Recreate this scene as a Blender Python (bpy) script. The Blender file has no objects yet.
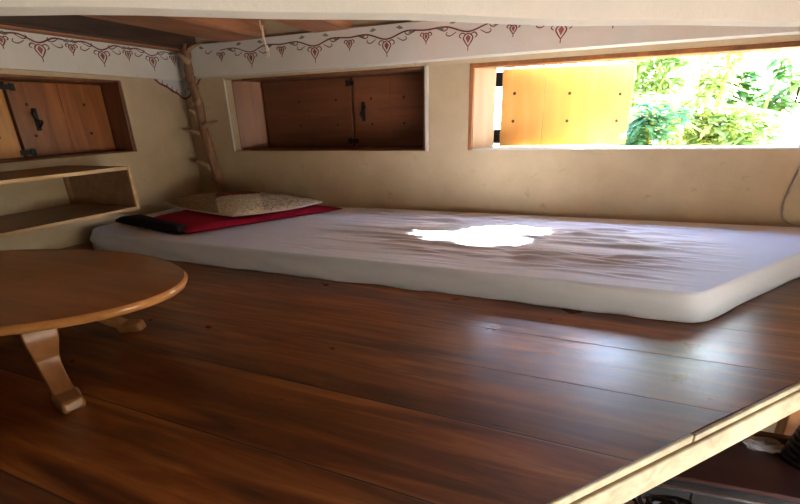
import bpy, bmesh, math, random
from mathutils import Vector, Matrix, noise
random.seed(7)
S = 0.5                      # metres per layout unit
sc = bpy.context.scene
COL = sc.collection
PI = math.pi

# ------------------------------------------------------------------ camera
cam_d = bpy.data.cameras.new('camera'); cam = bpy.data.objects.new('camera', cam_d); COL.objects.link(cam)
yaw, pitch, roll = -0.37887, 0.37843, -0.03085
fw = Vector((math.sin(yaw)*math.cos(pitch), math.cos(yaw)*math.cos(pitch), -math.sin(pitch)))
r0 = Vector((math.cos(yaw), -math.sin(yaw), 0)); u0 = r0.cross(fw)
rt = math.cos(roll)*r0 + math.sin(roll)*u0
up = -math.sin(roll)*r0 + math.cos(roll)*u0
M = Matrix((rt, up, -fw)).transposed().to_4x4()
M.translation = Vector((0, 0, 1.0))*S
cam.matrix_world = M
cam_d.sensor_fit = 'HORIZONTAL'; cam_d.sensor_width = 36.0
cam_d.lens = 453.35/800*36.0
cam_d.shift_y = 44.13/800
cam_d.clip_start = 0.02; cam_d.clip_end = 200
sc.camera = cam

# ------------------------------------------------------------------ sky, sun, doorway fill lamp, exposure
SUN_TO = Vector((0.875, 1.0, 0.875)).normalized()
w = bpy.data.worlds.new('world'); sc.world = w; w.use_nodes = True
wn = w.node_tree.nodes; wl = w.node_tree.links; wn.clear()
wo = wn.new('ShaderNodeOutputWorld'); bg = wn.new('ShaderNodeBackground'); sky = wn.new('ShaderNodeTexSky')
sky.sky_type = 'NISHITA'; sky.sun_disc = False
sky.sun_elevation = math.asin(SUN_TO.z); sky.sun_rotation = math.atan2(SUN_TO.x, SUN_TO.y)
sky.dust_density = 0.7
bg.inputs['Strength'].default_value = 6.0
wl.new(sky.outputs[0], bg.inputs['Color']); wl.new(bg.outputs[0], wo.inputs['Surface'])

sd = bpy.data.lights.new('sun', 'SUN'); sun = bpy.data.objects.new('sun', sd); COL.objects.link(sun)
sd.energy = 210.0; sd.angle = math.radians(0.7); sd.color = (1.0, 0.95, 0.87)
sun.rotation_euler = (-SUN_TO).to_track_quat('-Z', 'Y').to_euler()
sun.location = (6, 7, 8)

# fill lamp in an added doorway, right of and behind the viewer, unseen
ad = bpy.data.lights.new('doorway_fill', 'AREA'); al = bpy.data.objects.new('doorway_fill', ad); COL.objects.link(al)
ad.shape = 'RECTANGLE'; ad.size = 1.5*S; ad.size_y = 1.7*S; ad.energy = 23.0; ad.color = (1.0, 0.95, 0.87)
al.location = Vector((3.42, 0.3, -0.78))*S
ad.spread = math.radians(120)
al.rotation_euler = Vector((-1, 0.42, 0.32)).to_track_quat('-Z', 'Y').to_euler()

sc.view_settings.view_transform = 'Standard'; sc.view_settings.look = 'None'
sc.view_settings.gamma = 1.0; sc.view_settings.use_curve_mapping = False
sc.view_settings.exposure = 0.0
sc.cycles.use_denoising = True
sc.cycles.max_bounces = 10; sc.cycles.diffuse_bounces = 6
sc.cycles.sample_clamp_indirect = 12.0

# ------------------------------------------------------------------ materials
def newmat(name):
    m = bpy.data.materials.new(name); m.use_nodes = True
    nt = m.node_tree; nt.nodes.clear()
    out = nt.nodes.new('ShaderNodeOutputMaterial'); b = nt.nodes.new('ShaderNodeBsdfPrincipled')
    nt.links.new(b.outputs[0], out.inputs[0])
    return m, nt, b
def N(nt, t, **kw):
    n = nt.nodes.new(t)
    for k, v in kw.items():
        if k in n.inputs: n.inputs[k].default_value = v
        else: setattr(n, k, v)
    return n
def ramp(nt, fac, stops):
    n = nt.nodes.new('ShaderNodeValToRGB'); e = n.color_ramp.elements
    while len(e) < len(stops): e.new(0.5)
    for q, (p, c) in zip(e, stops): q.position = p; q.color = (*c, 1)
    nt.links.new(fac, n.inputs[0]); return n.outputs[0]
def coords(nt, scale=(1,1,1), rot=(0,0,0)):
    g = nt.nodes.new('ShaderNodeNewGeometry'); mp = nt.nodes.new('ShaderNodeMapping')
    mp.inputs['Scale'].default_value = scale; mp.inputs['Rotation'].default_value = rot
    nt.links.new(g.outputs['Position'], mp.inputs[0]); return mp.outputs[0]
def bump(nt, b, h, strength, dist):
    n = N(nt, 'ShaderNodeBump', Strength=strength, Distance=dist)
    nt.links.new(h, n.inputs['Height']); nt.links.new(n.outputs[0], b.inputs['Normal'])
def mix(nt, fac, a, b_, mode='MIX'):
    n = nt.nodes.new('ShaderNodeMix'); n.data_type = 'RGBA'; n.blend_type = mode
    for s, i in ((fac, 0), (a, 6), (b_, 7)):
        if hasattr(s, 'is_output'): nt.links.new(s, n.inputs[i])
        else: n.inputs[i].default_value = s if i == 0 else (*s, 1)
    return n.outputs[2]

def wood(name, dark, light, axis='x', rough=0.4, scale=1.0, rotz=0.0, knots=0.0, spec=0.5, bumpk=0.15):
    m, nt, b = newmat(name)
    sq = {'x': (1.0, 9, 9), 'y': (9, 1.0, 9), 'z': (9, 9, 1.0)}[axis]
    c = coords(nt, tuple(3*scale*v for v in sq), (0, 0, rotz))
    n1 = N(nt, 'ShaderNodeTexNoise', Scale=1.0, Detail=6.0, Roughness=0.6, Distortion=0.6)
    nt.links.new(c, n1.inputs['Vector'])
    c2 = coords(nt, tuple(1.0*scale*v for v in {'x': (.6, 3, 3), 'y': (3, .6, 3), 'z': (3, 3, .6)}[axis]), (0, 0, rotz))
    n2 = N(nt, 'ShaderNodeTexNoise', Scale=1.3, Detail=3.0)
    nt.links.new(c2, n2.inputs['Vector'])
    mid = tuple((p+q)/2 for p, q in zip(dark, light))
    ca = ramp(nt, n1.outputs[0], [(0.3, dark), (0.52, mid), (0.72, light)])
    cb = ramp(nt, n2.outputs[0], [(0.35, (0.72, 0.68, 0.64)), (0.65, (1.15, 1.12, 1.1))])
    col = mix(nt, 1.0, ca, cb, 'MULTIPLY')
    nt.links.new(col, b.inputs['Base Color'])
    b.inputs['Roughness'].default_value = rough
    b.inputs['Specular IOR Level'].default_value = spec
    bump(nt, b, n1.outputs[0], bumpk, 0.002)
    return m
def plaster(name, c1, c2, stain=None, bumpk=0.5, rough=0.9, stainpos=(0.62, 0.75)):
    m, nt, b = newmat(name)
    c = coords(nt)
    n1 = N(nt, 'ShaderNodeTexNoise', Scale=5.0, Detail=6.0, Roughness=0.6); nt.links.new(c, n1.inputs['Vector'])
    n2 = N(nt, 'ShaderNodeTexNoise', Scale=38.0, Detail=5.0, Roughness=0.65); nt.links.new(c, n2.inputs['Vector'])
    col = ramp(nt, n1.outputs[0], [(0.32, c1), (0.68, c2)])
    if stain:
        n3 = N(nt, 'ShaderNodeTexNoise', Scale=13.0, Detail=8.0, Roughness=0.7); nt.links.new(c, n3.inputs['Vector'])
        f = ramp(nt, n3.outputs[0], [(stainpos[0], (0, 0, 0)), (stainpos[1], (1, 1, 1))])
        col = mix(nt, f, col, stain)
    nt.links.new(col, b.inputs['Base Color'])
    b.inputs['Roughness'].default_value = rough; b.inputs['Specular IOR Level'].default_value = 0.2
    ad_ = N(nt, 'ShaderNodeMath', operation='ADD'); nt.links.new(n1.outputs[0], ad_.inputs[0]); nt.links.new(n2.outputs[0], ad_.inputs[1])
    bump(nt, b, ad_.outputs[0], bumpk, 0.004)
    return m
def flat(name, col, rough=0.6, metal=0.0, var=0.25, scale=30, spec=0.5):
    m, nt, b = newmat(name)
    n = N(nt, 'ShaderNodeTexNoise', Scale=scale, Detail=4.0); nt.links.new(coords(nt), n.inputs['Vector'])
    k = tuple(max(0, x*(1-var)) for x in col); l = tuple(min(1, x*(1+var)) for x in col)
    nt.links.new(ramp(nt, n.outputs[0], [(0.3, k), (0.7, l)]), b.inputs['Base Color'])
    b.inputs['Roughness'].default_value = rough; b.inputs['Metallic'].default_value = metal
    b.inputs['Specular IOR Level'].default_value = spec
    return m

def floor_mat():
    m, nt, b = newmat('varnished_floor_planks')
    c0 = coords(nt, (1, 1, 1), (0, 0, math.radians(2.3)))
    sep = N(nt, 'ShaderNodeSeparateXYZ'); nt.links.new(c0, sep.inputs[0])
    def mth(op, a, b_=None):
        n = N(nt, 'ShaderNodeMath', operation=op)
        for i, s in enumerate((a, b_)):
            if s is None: continue
            if hasattr(s, 'is_output'): nt.links.new(s, n.inputs[i])
            else: n.inputs[i].default_value = s
        return n.outputs[0]
    PW = 0.19
    ys = mth('DIVIDE', mth('ADD', sep.outputs['Y'], 10.0-0.0005), PW)
    idx = mth('FLOOR', ys); fr = mth('FRACT', ys)
    edge = mth('MULTIPLY', mth('MINIMUM', fr, mth('SUBTRACT', 1.0, fr)), PW)       # metres to the seam
    seam = ramp(nt, mth('MULTIPLY', edge, 100.0), [(0.06, (1, 1, 1)), (0.22, (0, 0, 0))])
    wnz = N(nt, 'ShaderNodeTexWhiteNoise', noise_dimensions='1D'); nt.links.new(idx, wnz.inputs['W'])
    # grain
    comb = N(nt, 'ShaderNodeCombineXYZ')
    nt.links.new(mth('ADD', sep.outputs['X'], mth('MULTIPLY', wnz.outputs[0], 9.0)), comb.inputs[0])
    nt.links.new(sep.outputs['Y'], comb.inputs[1]); nt.links.new(idx, comb.inputs[2])
    mp = N(nt, 'ShaderNodeMapping', Scale=(2.2, 26, 1)); nt.links.new(comb.outputs[0], mp.inputs[0])
    g1 = N(nt, 'ShaderNodeTexNoise', Scale=1.0, Detail=7.0, Roughness=0.62, Distortion=0.7); nt.links.new(mp.outputs[0], g1.inputs['Vector'])
    mp2 = N(nt, 'ShaderNodeMapping', Scale=(0.9, 6, 1)); nt.links.new(comb.outputs[0], mp2.inputs[0])
    g2 = N(nt, 'ShaderNodeTexNoise', Scale=1.4, Detail=3.0); nt.links.new(mp2.outputs[0], g2.inputs['Vector'])
    col = ramp(nt, g1.outputs[0], [(0.3, (0.075, 0.020, 0.006)), (0.5, (0.24, 0.078, 0.019)), (0.7, (0.48, 0.19, 0.05))])
    tone = ramp(nt, g2.outputs[0], [(0.3, (0.5, 0.46, 0.44)), (0.7, (1.25, 1.2, 1.1))])
    col = mix(nt, 1.0, col, tone, 'MULTIPLY')
    pt = ramp(nt, wnz.outputs[0], [(0.0, (0.75, 0.72, 0.7)), (1.0, (1.15, 1.12, 1.08))])
    col = mix(nt, 1.0, col, pt, 'MULTIPLY')
    # dark cracks and worn scuffs
    mp3 = N(nt, 'ShaderNodeMapping', Scale=(3.2, 75, 1)); nt.links.new(comb.outputs[0], mp3.inputs[0])
    g3 = N(nt, 'ShaderNodeTexNoise', Scale=1.0, Detail=5.0, Roughness=0.6); nt.links.new(mp3.outputs[0], g3.inputs['Vector'])
    crack = ramp(nt, g3.outputs[0], [(0.655, (0, 0, 0)), (0.70, (1, 1, 1))])
    col = mix(nt, crack, col, (0.03, 0.013, 0.008))
    # nail holes
    vo = N(nt, 'ShaderNodeTexVoronoi', Scale=5.5); nt.links.new(c0, vo.inputs['Vector'])
    nail = ramp(nt, vo.outputs['Distance'], [(0.025, (1, 1, 1)), (0.04, (0, 0, 0))])
    col = mix(nt, nail, col, (0.025, 0.011, 0.007))
    col = mix(nt, seam, col, (0.018, 0.008, 0.005))
    nt.links.new(col, b.inputs['Base Color'])
    g4 = N(nt, 'ShaderNodeTexNoise', Scale=7.0, Detail=4.0); nt.links.new(c0, g4.inputs['Vector'])
    rg = ramp(nt, g4.outputs[0], [(0.3, (0.27, 0.27, 0.27)), (0.7, (0.36, 0.36, 0.36))])
    nt.links.new(rg, b.inputs['Roughness'])
    b.inputs['Specular IOR Level'].default_value = 0.5
    b.inputs['Coat Weight'].default_value = 0.0; b.inputs['Coat Roughness'].default_value = 0.22
    # height: grain - seams
    h = mth('SUBTRACT', mth('MULTIPLY', g1.outputs[0], 0.35), mth('MULTIPLY', seam, 1.0))
    h = mth('SUBTRACT', h, mth('MULTIPLY', crack, 0.5))
    bump(nt, b, h, 0.35, 0.003)
    return m

def sheet_mat():
    m, nt, b = newmat('white_cotton_sheet')
    c = coords(nt, (2.0, 11, 5), (0, 0, math.radians(5)))
    n = N(nt, 'ShaderNodeTexNoise', Scale=1.6, Detail=4.0, Roughness=0.55, Distortion=0.4); nt.links.new(c, n.inputs['Vector'])
    b.inputs['Base Color'].default_value = (0.74, 0.73, 0.76, 1)
    n2 = N(nt, 'ShaderNodeTexNoise', Scale=700.0, Detail=1.0); nt.links.new(coords(nt), n2.inputs['Vector'])
    nt.links.new(ramp(nt, n2.outputs[0], [(0.3, (0.66, 0.69, 0.79)), (0.7, (0.74, 0.77, 0.86))]), b.inputs['Base Color'])
    b.inputs['Roughness'].default_value = 0.75; b.inputs['Specular IOR Level'].default_value = 0.25
    b.inputs['Sheen Weight'].default_value = 0.2
    bump(nt, b, n.outputs[0], 0.35, 0.012)
    return m
def cloth(name, c1, c2, scale=60, rough=0.9):
    m, nt, b = newmat(name)
    n = N(nt, 'ShaderNodeTexNoise', Scale=scale, Detail=5.0, Roughness=0.65); nt.links.new(coords(nt), n.inputs['Vector'])
    nt.links.new(ramp(nt, n.outputs[0], [(0.35, c1), (0.65, c2)]), b.inputs['Base Color'])
    b.inputs['Roughness'].default_value = rough; b.inputs['Specular IOR Level'].default_value = 0.15
    bump(nt, b, n.outputs[0], 0.3, 0.003)
    return m
def floral(name, base, ink, scale=26):
    m, nt, b = newmat(name)
    v = N(nt, 'ShaderNodeTexNoise', Scale=scale, Detail=3.0, Distortion=2.5); nt.links.new(coords(nt), v.inputs['Vector'])
    f = ramp(nt, v.outputs[0], [(0.47, (0, 0, 0)), (0.50, (1, 1, 1)), (0.53, (1, 1, 1)), (0.57, (0.15, 0.15, 0.15))])
    nt.links.new(mix(nt, f, base, ink), b.inputs['Base Color'])
    b.inputs['Roughness'].default_value = 0.9; b.inputs['Specular IOR Level'].default_value = 0.15
    return m
def leaf_mat(name, a, c):
    m, nt, b = newmat(name)
    n = N(nt, 'ShaderNodeTexNoise', Scale=3.0, Detail=2.0); nt.links.new(coords(nt), n.inputs['Vector'])
    col = ramp(nt, n.outputs[0], [(0.35, a), (0.65, c)])
    nt.links.new(col, b.inputs['Base Color']); b.inputs['Roughness'].default_value = 0.45
    tr = nt.nodes.new('ShaderNodeBsdfTranslucent'); nt.links.new(col, tr.inputs[0])
    mx = nt.nodes.new('ShaderNodeMixShader'); mx.inputs[0].default_value = 0.45
    nt.links.new(b.outputs[0], mx.inputs[1]); nt.links.new(tr.outputs[0], mx.inputs[2])
    nt.links.new(mx.outputs[0], nt.nodes['Material Output'].inputs[0])
    return m

MT = dict(
    wall=plaster('ochre_mud_plaster', (0.50, 0.39, 0.245), (0.60, 0.485, 0.32), (0.36, 0.265, 0.155), 0.45),
    frieze=plaster('whitewashed_frieze', (0.72, 0.70, 0.63), (0.80, 0.78, 0.71), (0.60, 0.57, 0.51), 0.5),
    beam=plaster('whitewash_on_beam', (0.78, 0.745, 0.65), (0.84, 0.81, 0.72), (0.64, 0.59, 0.49), 0.5),
    brown_plaster=plaster('brown_plaster', (0.30, 0.22, 0.12), (0.38, 0.29, 0.17)),
    corner=plaster('blue_white_wash', (0.55, 0.57, 0.58), (0.66, 0.67, 0.66), None, 0.4),
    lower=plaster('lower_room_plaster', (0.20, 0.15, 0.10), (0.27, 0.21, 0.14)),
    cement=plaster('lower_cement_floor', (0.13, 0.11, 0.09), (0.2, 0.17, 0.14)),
    floor=floor_mat(), sheet=sheet_mat(),
    underside=wood('dark_floor_underside', (0.05, 0.025, 0.012), (0.12, 0.06, 0.03), 'x', 0.7),
    trimw=wood('pale_weathered_edge_board', (0.27, 0.22, 0.14), (0.48, 0.42, 0.30), 'x', 0.55, 1.2, -0.83, bumpk=0.4),
    ceil=wood('dark_ceiling_boards', (0.05, 0.024, 0.012), (0.16, 0.075, 0.035), 'y', 0.6),
    rafter=wood('reddish_rafter_wood', (0.20, 0.075, 0.032), (0.44, 0.19, 0.085), 'y', 0.55),
    plate=wood('dark_wall_plate', (0.035, 0.018, 0.01), (0.10, 0.05, 0.028), 'y', 0.6),
    shutter_l=wood('brown_shutter_wood', (0.19, 0.058, 0.013), (0.40, 0.14, 0.032), 'z', 0.4, 0.8),
    shutter_o=wood('orange_shutter_wood', (0.44, 0.19, 0.03), (0.66, 0.32, 0.06), 'z', 0.4, 0.8),
    shutter_d=wood('dark_red_shutter_wood', (0.10, 0.032, 0.013), (0.19, 0.066, 0.026), 'x', 0.45, 0.8),
    shutter_y=wood('honey_shutter_wood', (0.80, 0.41, 0.09), (0.92, 0.55, 0.18), 'z', 0.4, 0.6),
    jamb_d=wood('brown_jamb_wood', (0.14, 0.055, 0.025), (0.26, 0.105, 0.045), 'z', 0.45),
    jamb_o=wood('orange_jamb_wood', (0.22, 0.078, 0.022), (0.36, 0.14, 0.04), 'z', 0.45),
    jamb_l=wood('pale_jamb_wood', (0.62, 0.46, 0.27), (0.76, 0.60, 0.38), 'z', 0.5),
    iron=flat('black_iron', (0.018, 0.016, 0.015), 0.5, 0.6),
    nail=flat('rusty_nail_head', (0.05, 0.025, 0.014), 0.6, 0.4),
    paint=flat('dark_red_paint', (0.16, 0.03, 0.022), 0.8),
    paint2=flat('pink_red_paint', (0.34, 0.10, 0.075), 0.8),
    paint3=flat('grey_green_paint', (0.22, 0.22, 0.19), 0.8),
    table=wood('polished_table_wood', (0.26, 0.095, 0.028), (0.46, 0.19, 0.058), 'x', 0.3, 0.8, -0.2, bumpk=0.05),
    table_edge=wood('pale_table_edge', (0.36, 0.155, 0.05), (0.52, 0.25, 0.09), 'x', 0.22, 0.8),
    leg=wood('table_leg_wood', (0.22, 0.088, 0.03), (0.36, 0.16, 0.056), 'z', 0.42),
    shelf=wood('shelf_board_wood', (0.24, 0.13, 0.065), (0.38, 0.22, 0.115), 'y', 0.5),
    shelf_edge=wood('pale_shelf_edge', (0.50, 0.33, 0.16), (0.70, 0.50, 0.27), 'y', 0.5),
    bark=wood('peeled_branch_wood', (0.13, 0.06, 0.03), (0.40, 0.22, 0.11), 'z', 0.6, 1.6, bumpk=0.9),
    twig=wood('pale_twig_wood', (0.36, 0.23, 0.13), (0.58, 0.42, 0.26), 'z', 0.6, 1.6),
    rope=cloth('pale_rope', (0.66, 0.56, 0.42), (0.82, 0.73, 0.58), 200),
    red=cloth('red_wool', (0.24, 0.006, 0.022), (0.40, 0.012, 0.04), 90),
    black=cloth('black_wool', (0.010, 0.008, 0.012), (0.022, 0.016, 0.022), 90),
    floral=floral('cream_floral_cotton', (0.55, 0.46, 0.32), (0.20, 0.13, 0.08)),
    floral2=floral('pale_floral_cotton', (0.74, 0.64, 0.43), (0.40, 0.29, 0.12), 34),
    floral3=floral('brown_floral_cotton', (0.36, 0.28, 0.17), (0.20, 0.13, 0.07)),
    redpatch=floral('dark_red_cotton', (0.16, 0.03, 0.03), (0.3, 0.15, 0.10), 40),
    piping=cloth('pink_hem', (0.52, 0.38, 0.32), (0.62, 0.48, 0.40)),
    cable=flat('grey_white_cable', (0.45, 0.40, 0.32), 0.6),
    leafa=leaf_mat('yellow_green_leaf', (0.19, 0.31, 0.09), (0.42, 0.52, 0.20)),
    leafb=leaf_mat('mid_green_leaf', (0.08, 0.20, 0.06), (0.22, 0.38, 0.14)),
    leafc=leaf_mat('blue_green_leaf', (0.03, 0.12, 0.06), (0.09, 0.24, 0.12)),
    stem=flat('green_stem', (0.28, 0.36, 0.07), 0.6),
    ground=flat('garden_soil', (0.16, 0.12, 0.07), 0.95, 0, 0.3, 4),
    bench=wood('dark_red_bench_wood', (0.055, 0.022, 0.018), (0.10, 0.042, 0.036), 'x', 0.38, 0.7),
    bench_rim=wood('brown_bench_rim', (0.13, 0.06, 0.035), (0.22, 0.11, 0.06), 'x', 0.5),
    blackmetal=flat('black_enamel', (0.008, 0.008, 0.009), 0.6, 0.0),
    chrome=flat('grey_chrome', (0.55, 0.56, 0.58), 0.25, 1.0, 0.05),
    rubber=flat('black_rubber', (0.012, 0.013, 0.015), 0.4),
    whitecloth=cloth('white_liner', (0.80, 0.84, 0.90), (0.86, 0.89, 0.94)),
    post=wood('orange_post_wood', (0.34, 0.12, 0.035), (0.52, 0.22, 0.07), 'z', 0.5),
)
def clear_mat():
    m, nt, b = newmat('clear_plastic')
    b.inputs['Base Color'].default_value = (0.9, 0.92, 0.95, 1); b.inputs['Roughness'].default_value = 0.12
    b.inputs['Transmission Weight'].default_value = 0.75; b.inputs['IOR'].default_value = 1.3
    return m
MT['clear'] = clear_mat()

# ------------------------------------------------------------------ mesh helpers (layout units)
class MB:
    def __init__(s): s.v = []; s.f = []; s.mi = []
    def add(s, vs, fs, mi=0):
        o = len(s.v); s.v += [Vector(v) for v in vs]
        s.f += [tuple(o+i for i in f) for f in fs]; s.mi += [mi]*len(fs); return s
    def hexa(s, p, mi=0):      # 4 bottom points ccw, 4 top points
        return s.add(p, [(3,2,1,0), (4,5,6,7), (0,1,5,4), (1,2,6,5), (2,3,7,6), (3,0,4,7)], mi)
    def box(s, a, b, mi=0):
        (x0,y0,z0),(x1,y1,z1) = a, b
        return s.hexa([(x0,y0,z0),(x1,y0,z0),(x1,y1,z0),(x0,y1,z0),(x0,y0,z1),(x1,y0,z1),(x1,y1,z1),(x0,y1,z1)], mi)
    def frame_box(s, T, a, b, mi=0):   # box in the coordinates of a frame function T(s, d, z)
        (x0,y0,z0),(x1,y1,z1) = a, b
        return s.hexa([T(*p) for p in [(x0,y0,z0),(x1,y0,z0),(x1,y1,z0),(x0,y1,z0),(x0,y0,z1),(x1,y0,z1),(x1,y1,z1),(x0,y1,z1)]], mi)
    def prism(s, poly, z0, z1, mi=0):
        n = len(poly)
        s.add([(x,y,z0) for x,y in poly]+[(x,y,z1) for x,y in poly],
              [tuple(range(n-1,-1,-1)), tuple(range(n,2*n))]+[(i,(i+1)%n,n+(i+1)%n,n+i) for i in range(n)], mi); return s
    def tube(s, pts, rad, n=8, mi=0, cap=True, flatten=None):
        pts = [Vector(p) for p in pts]; m = len(pts)
        if not hasattr(rad, '__len__'): rad = [rad]*m
        t0 = (pts[1]-pts[0]).normalized()
        a = t0.orthogonal().normalized(); vs = []
        for i, p in enumerate(pts):
            t = (pts[min(i+1,m-1)]-pts[max(i-1,0)]).normalized()
            a = (a-t*a.dot(t)).normalized(); b = t.cross(a)
            for k in range(n):
                q = 2*PI*k/n; vs.append(p+rad[i]*(math.cos(q)*a+math.sin(q)*b))
        fs = [(i*n+k, i*n+(k+1)%n, (i+1)*n+(k+1)%n, (i+1)*n+k) for i in range(m-1) for k in range(n)]
        if cap: fs += [tuple(range(n-1,-1,-1)), tuple((m-1)*n+k for k in range(n))]
        return s.add(vs, fs, mi)
    def lathe(s, c, prof, n=20, mi=0):
        c = Vector(c); m = len(prof)
        vs = [c+Vector((r*math.cos(2*PI*k/n), r*math.sin(2*PI*k/n), z)) for r, z in prof for k in range(n)]
        fs = [(i*n+k, i*n+(k+1)%n, (i+1)*n+(k+1)%n, (i+1)*n+k) for i in range(m-1) for k in range(n)]
        fs += [tuple(range(n-1,-1,-1)), tuple((m-1)*n+k for k in range(n))]
        return s.add(vs, fs, mi)
    def build(s, name, mats, parent=None, base=None, bevel=0.0, seg=2, smooth=False, angle=40):
        """links ONE mesh object; base = its own origin (top level), else the origin of its thing"""
        if parent is not None: base = parent['_base'] if '_base' in parent else (0,0,0)
        base = Vector(base if base is not None else (0,0,0))
        me = bpy.data.meshes.new(name)
        me.from_pydata([tuple((v-base)*S) for v in s.v], [], s.f)
        ms = mats if isinstance(mats, (list, tuple)) else [mats]
        for m in ms: me.materials.append(m)
        for p, i in zip(me.polygons, s.mi): p.material_index = i
        bm = bmesh.new(); bm.from_mesh(me)
        bmesh.ops.recalc_face_normals(bm, faces=bm.faces)
        bm.to_mesh(me); bm.free()
        o = bpy.data.objects.new(name, me); COL.objects.link(o)
        if parent is not None: o.parent = parent
        else: o.location = base*S
        o['_base'] = tuple(base)
        if bevel:
            md = o.modifiers.new('bevel', 'BEVEL'); md.width = bevel*S; md.segments = seg; md.limit_method = 'ANGLE'; md.angle_limit = math.radians(35)
        if smooth or bevel:
            for p in me.polygons: p.use_smooth = True
            me.set_sharp_from_angle(angle=math.radians(angle))
        return o
def thing(name, label, cat, base, group=None):
    o = bpy.data.objects.new(name, None); COL.objects.link(o); o.empty_display_size = 0.05
    o.location = Vector(base)*S; o['_base'] = tuple(base)
    return tag(o, label, cat, group)
def tag(o, label, cat, group=None):
    o['label'] = label; o['category'] = cat
    if group: o['group'] = group
    return o
def struct(o): o['kind'] = 'structure'; return o
def struct_empty(name, base):
    o = bpy.data.objects.new(name, None); COL.objects.link(o); o.empty_display_size = 0.05
    o.location = Vector(base)*S; o['_base'] = tuple(base); o['kind'] = 'structure'; return o
def smoothpath(pts, k=6):
    pts = [Vector(p) for p in pts]; out = []
    for i in range(len(pts)-1):
        p0, p1, p2, p3 = pts[max(i-1,0)], pts[i], pts[i+1], pts[min(i+2,len(pts)-1)]
        for j in range(k):
            t = j/k
            out.append(0.5*((2*p1)+(p2-p0)*t+(2*p0-5*p1+4*p2-p3)*t*t+(3*p1-p0-3*p2+p3)*t**3))
    out.append(pts[-1]); return out
def lerp(a, b, t): return a+(b-a)*t

# ------------------------------------------------------------------ frames of the two walls
PHI = 0.0428
K = Vector((-4.12, 4.2, 0)); EL = Vector((math.sin(PHI), math.cos(PHI), 0)); NL = Vector((math.cos(PHI), -math.sin(PHI), 0))
def TL(s, d, z): return tuple(K - EL*s - NL*d + Vector((0,0,z)))       # left wall: s from the corner, d into the wall
def TB(s, d, z): return (s, 4.2+d, z)                                   # back wall: s = x
CEIL = 1.9; LOW = -2.0; TH = 0.5

# ------------------------------------------------------------------ shell
W1 = (0.73, 2.55, 0.745, 1.385)       # window in the left wall (s0, s1, z0, z1)
W2 = (-3.56, -1.375, 0.692, 1.40)     # left window of the back wall
W3 = (-0.975, 1.47, 0.695, 1.392)     # right window of the back wall
b = MB()
XM = -1.2; T3 = .22
b.frame_box(TB, (-4.7, 0, LOW), (XM, TH, W2[2])).frame_box(TB, (-4.7, 0, W2[3]), (XM, TH, 2.0))
b.frame_box(TB, (-4.7, 0, W2[2]), (W2[0], TH, W2[3])).frame_box(TB, (W2[1], 0, W2[2]), (XM, TH, W2[3]))
b.frame_box(TB, (XM, 0, LOW), (3.5, T3, W3[2])).frame_box(TB, (XM, 0, W3[3]), (3.5, T3, 2.0))
b.frame_box(TB, (XM, 0, W3[2]), (W3[0], T3, W3[3])).frame_box(TB, (W3[1], 0, W3[2]), (3.5, T3, W3[3]))
struct(b.build('wall_back', MT['wall']))
b = MB()
b.frame_box(TL, (0, 0, LOW), (8.2, TH, W1[2])).frame_box(TL, (0, 0, W1[3]), (8.2, TH, 2.0))
b.frame_box(TL, (0, 0, W1[2]), (W1[0], TH, W1[3])).frame_box(TL, (W1[1], 0, W1[2]), (8.2, TH, W1[3]))
struct(b.build('wall_left', MT['wall']))
# lower room: right wall with an added doorway for the fill lamp, front wall
b = MB()
b.box((3.3, -4.0, LOW), (3.5, -0.5, 2.0)).box((3.3, 1.1, LOW), (3.5, 4.2, 2.0)).box((3.3, -0.5, .5), (3.5, 1.1, 2.0))
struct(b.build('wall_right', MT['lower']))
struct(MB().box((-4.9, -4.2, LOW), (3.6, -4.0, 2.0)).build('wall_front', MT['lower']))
d1 = struct_empty('added_door_1', (3.4, .3, LOW))  # unseen doorway, added to house the fill lamp
MB().box((3.28,-0.56,LOW),(3.52,-0.46,.5)).box((3.28,1.06,LOW),(3.52,1.16,.5)).box((3.28,-0.56,.42),(3.52,1.16,.52)).build('door_frame', MT['post'], d1, bevel=.01)
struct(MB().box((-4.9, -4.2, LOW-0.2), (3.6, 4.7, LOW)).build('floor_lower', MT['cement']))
# loft floor: planks ending at the slanting loft edge
E0 = Vector((0.009, 1.019, 0)); ED = Vector((0.677, 0.736, 0)).normalized(); EN = Vector((ED.y, -ED.x, 0))   # EN points off the loft
def edge(t, n=0.0, z=0.0): p = E0+ED*t+EN*n; return (p.x, p.y, z)
fl = [edge(-6.35)[:2], edge(4.32)[:2], TL(0,0,0)[:2], TL(7.9,0,0)[:2]]
b = MB(); b.prism(fl, -0.10, 0.0)
struct(b.build('floor', MT['floor']))
# edge board: pale face plank with a thin top strip, a groove between them
t1 = struct_empty('trim_1', edge(0))
g = MB()
g.hexa([edge(-6.3,0,-.147),edge(-6.3,.022,-.147),edge(4.3,.022,-.130),edge(4.3,0,-.130),edge(-6.3,0,-.036),edge(-6.3,.022,-.036),edge(4.3,.022,-.036),edge(4.3,0,-.036)])
g.build('face_board', MT['trimw'], t1, bevel=.006)
for ta, tb, n1, zt in ((-6.3, .62, .013, .002), (.626, 4.3, .015, -.002)):
    h = MB(); h.hexa([edge(ta,0,-.03),edge(ta,n1,-.03),edge(tb,n1,-.03),edge(tb,0,-.03),edge(ta,0,zt),edge(ta,n1,zt),edge(tb,n1,zt),edge(tb,0,zt)])
    h.build('edge_strip', MT['trimw'], t1, bevel=.005)
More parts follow.
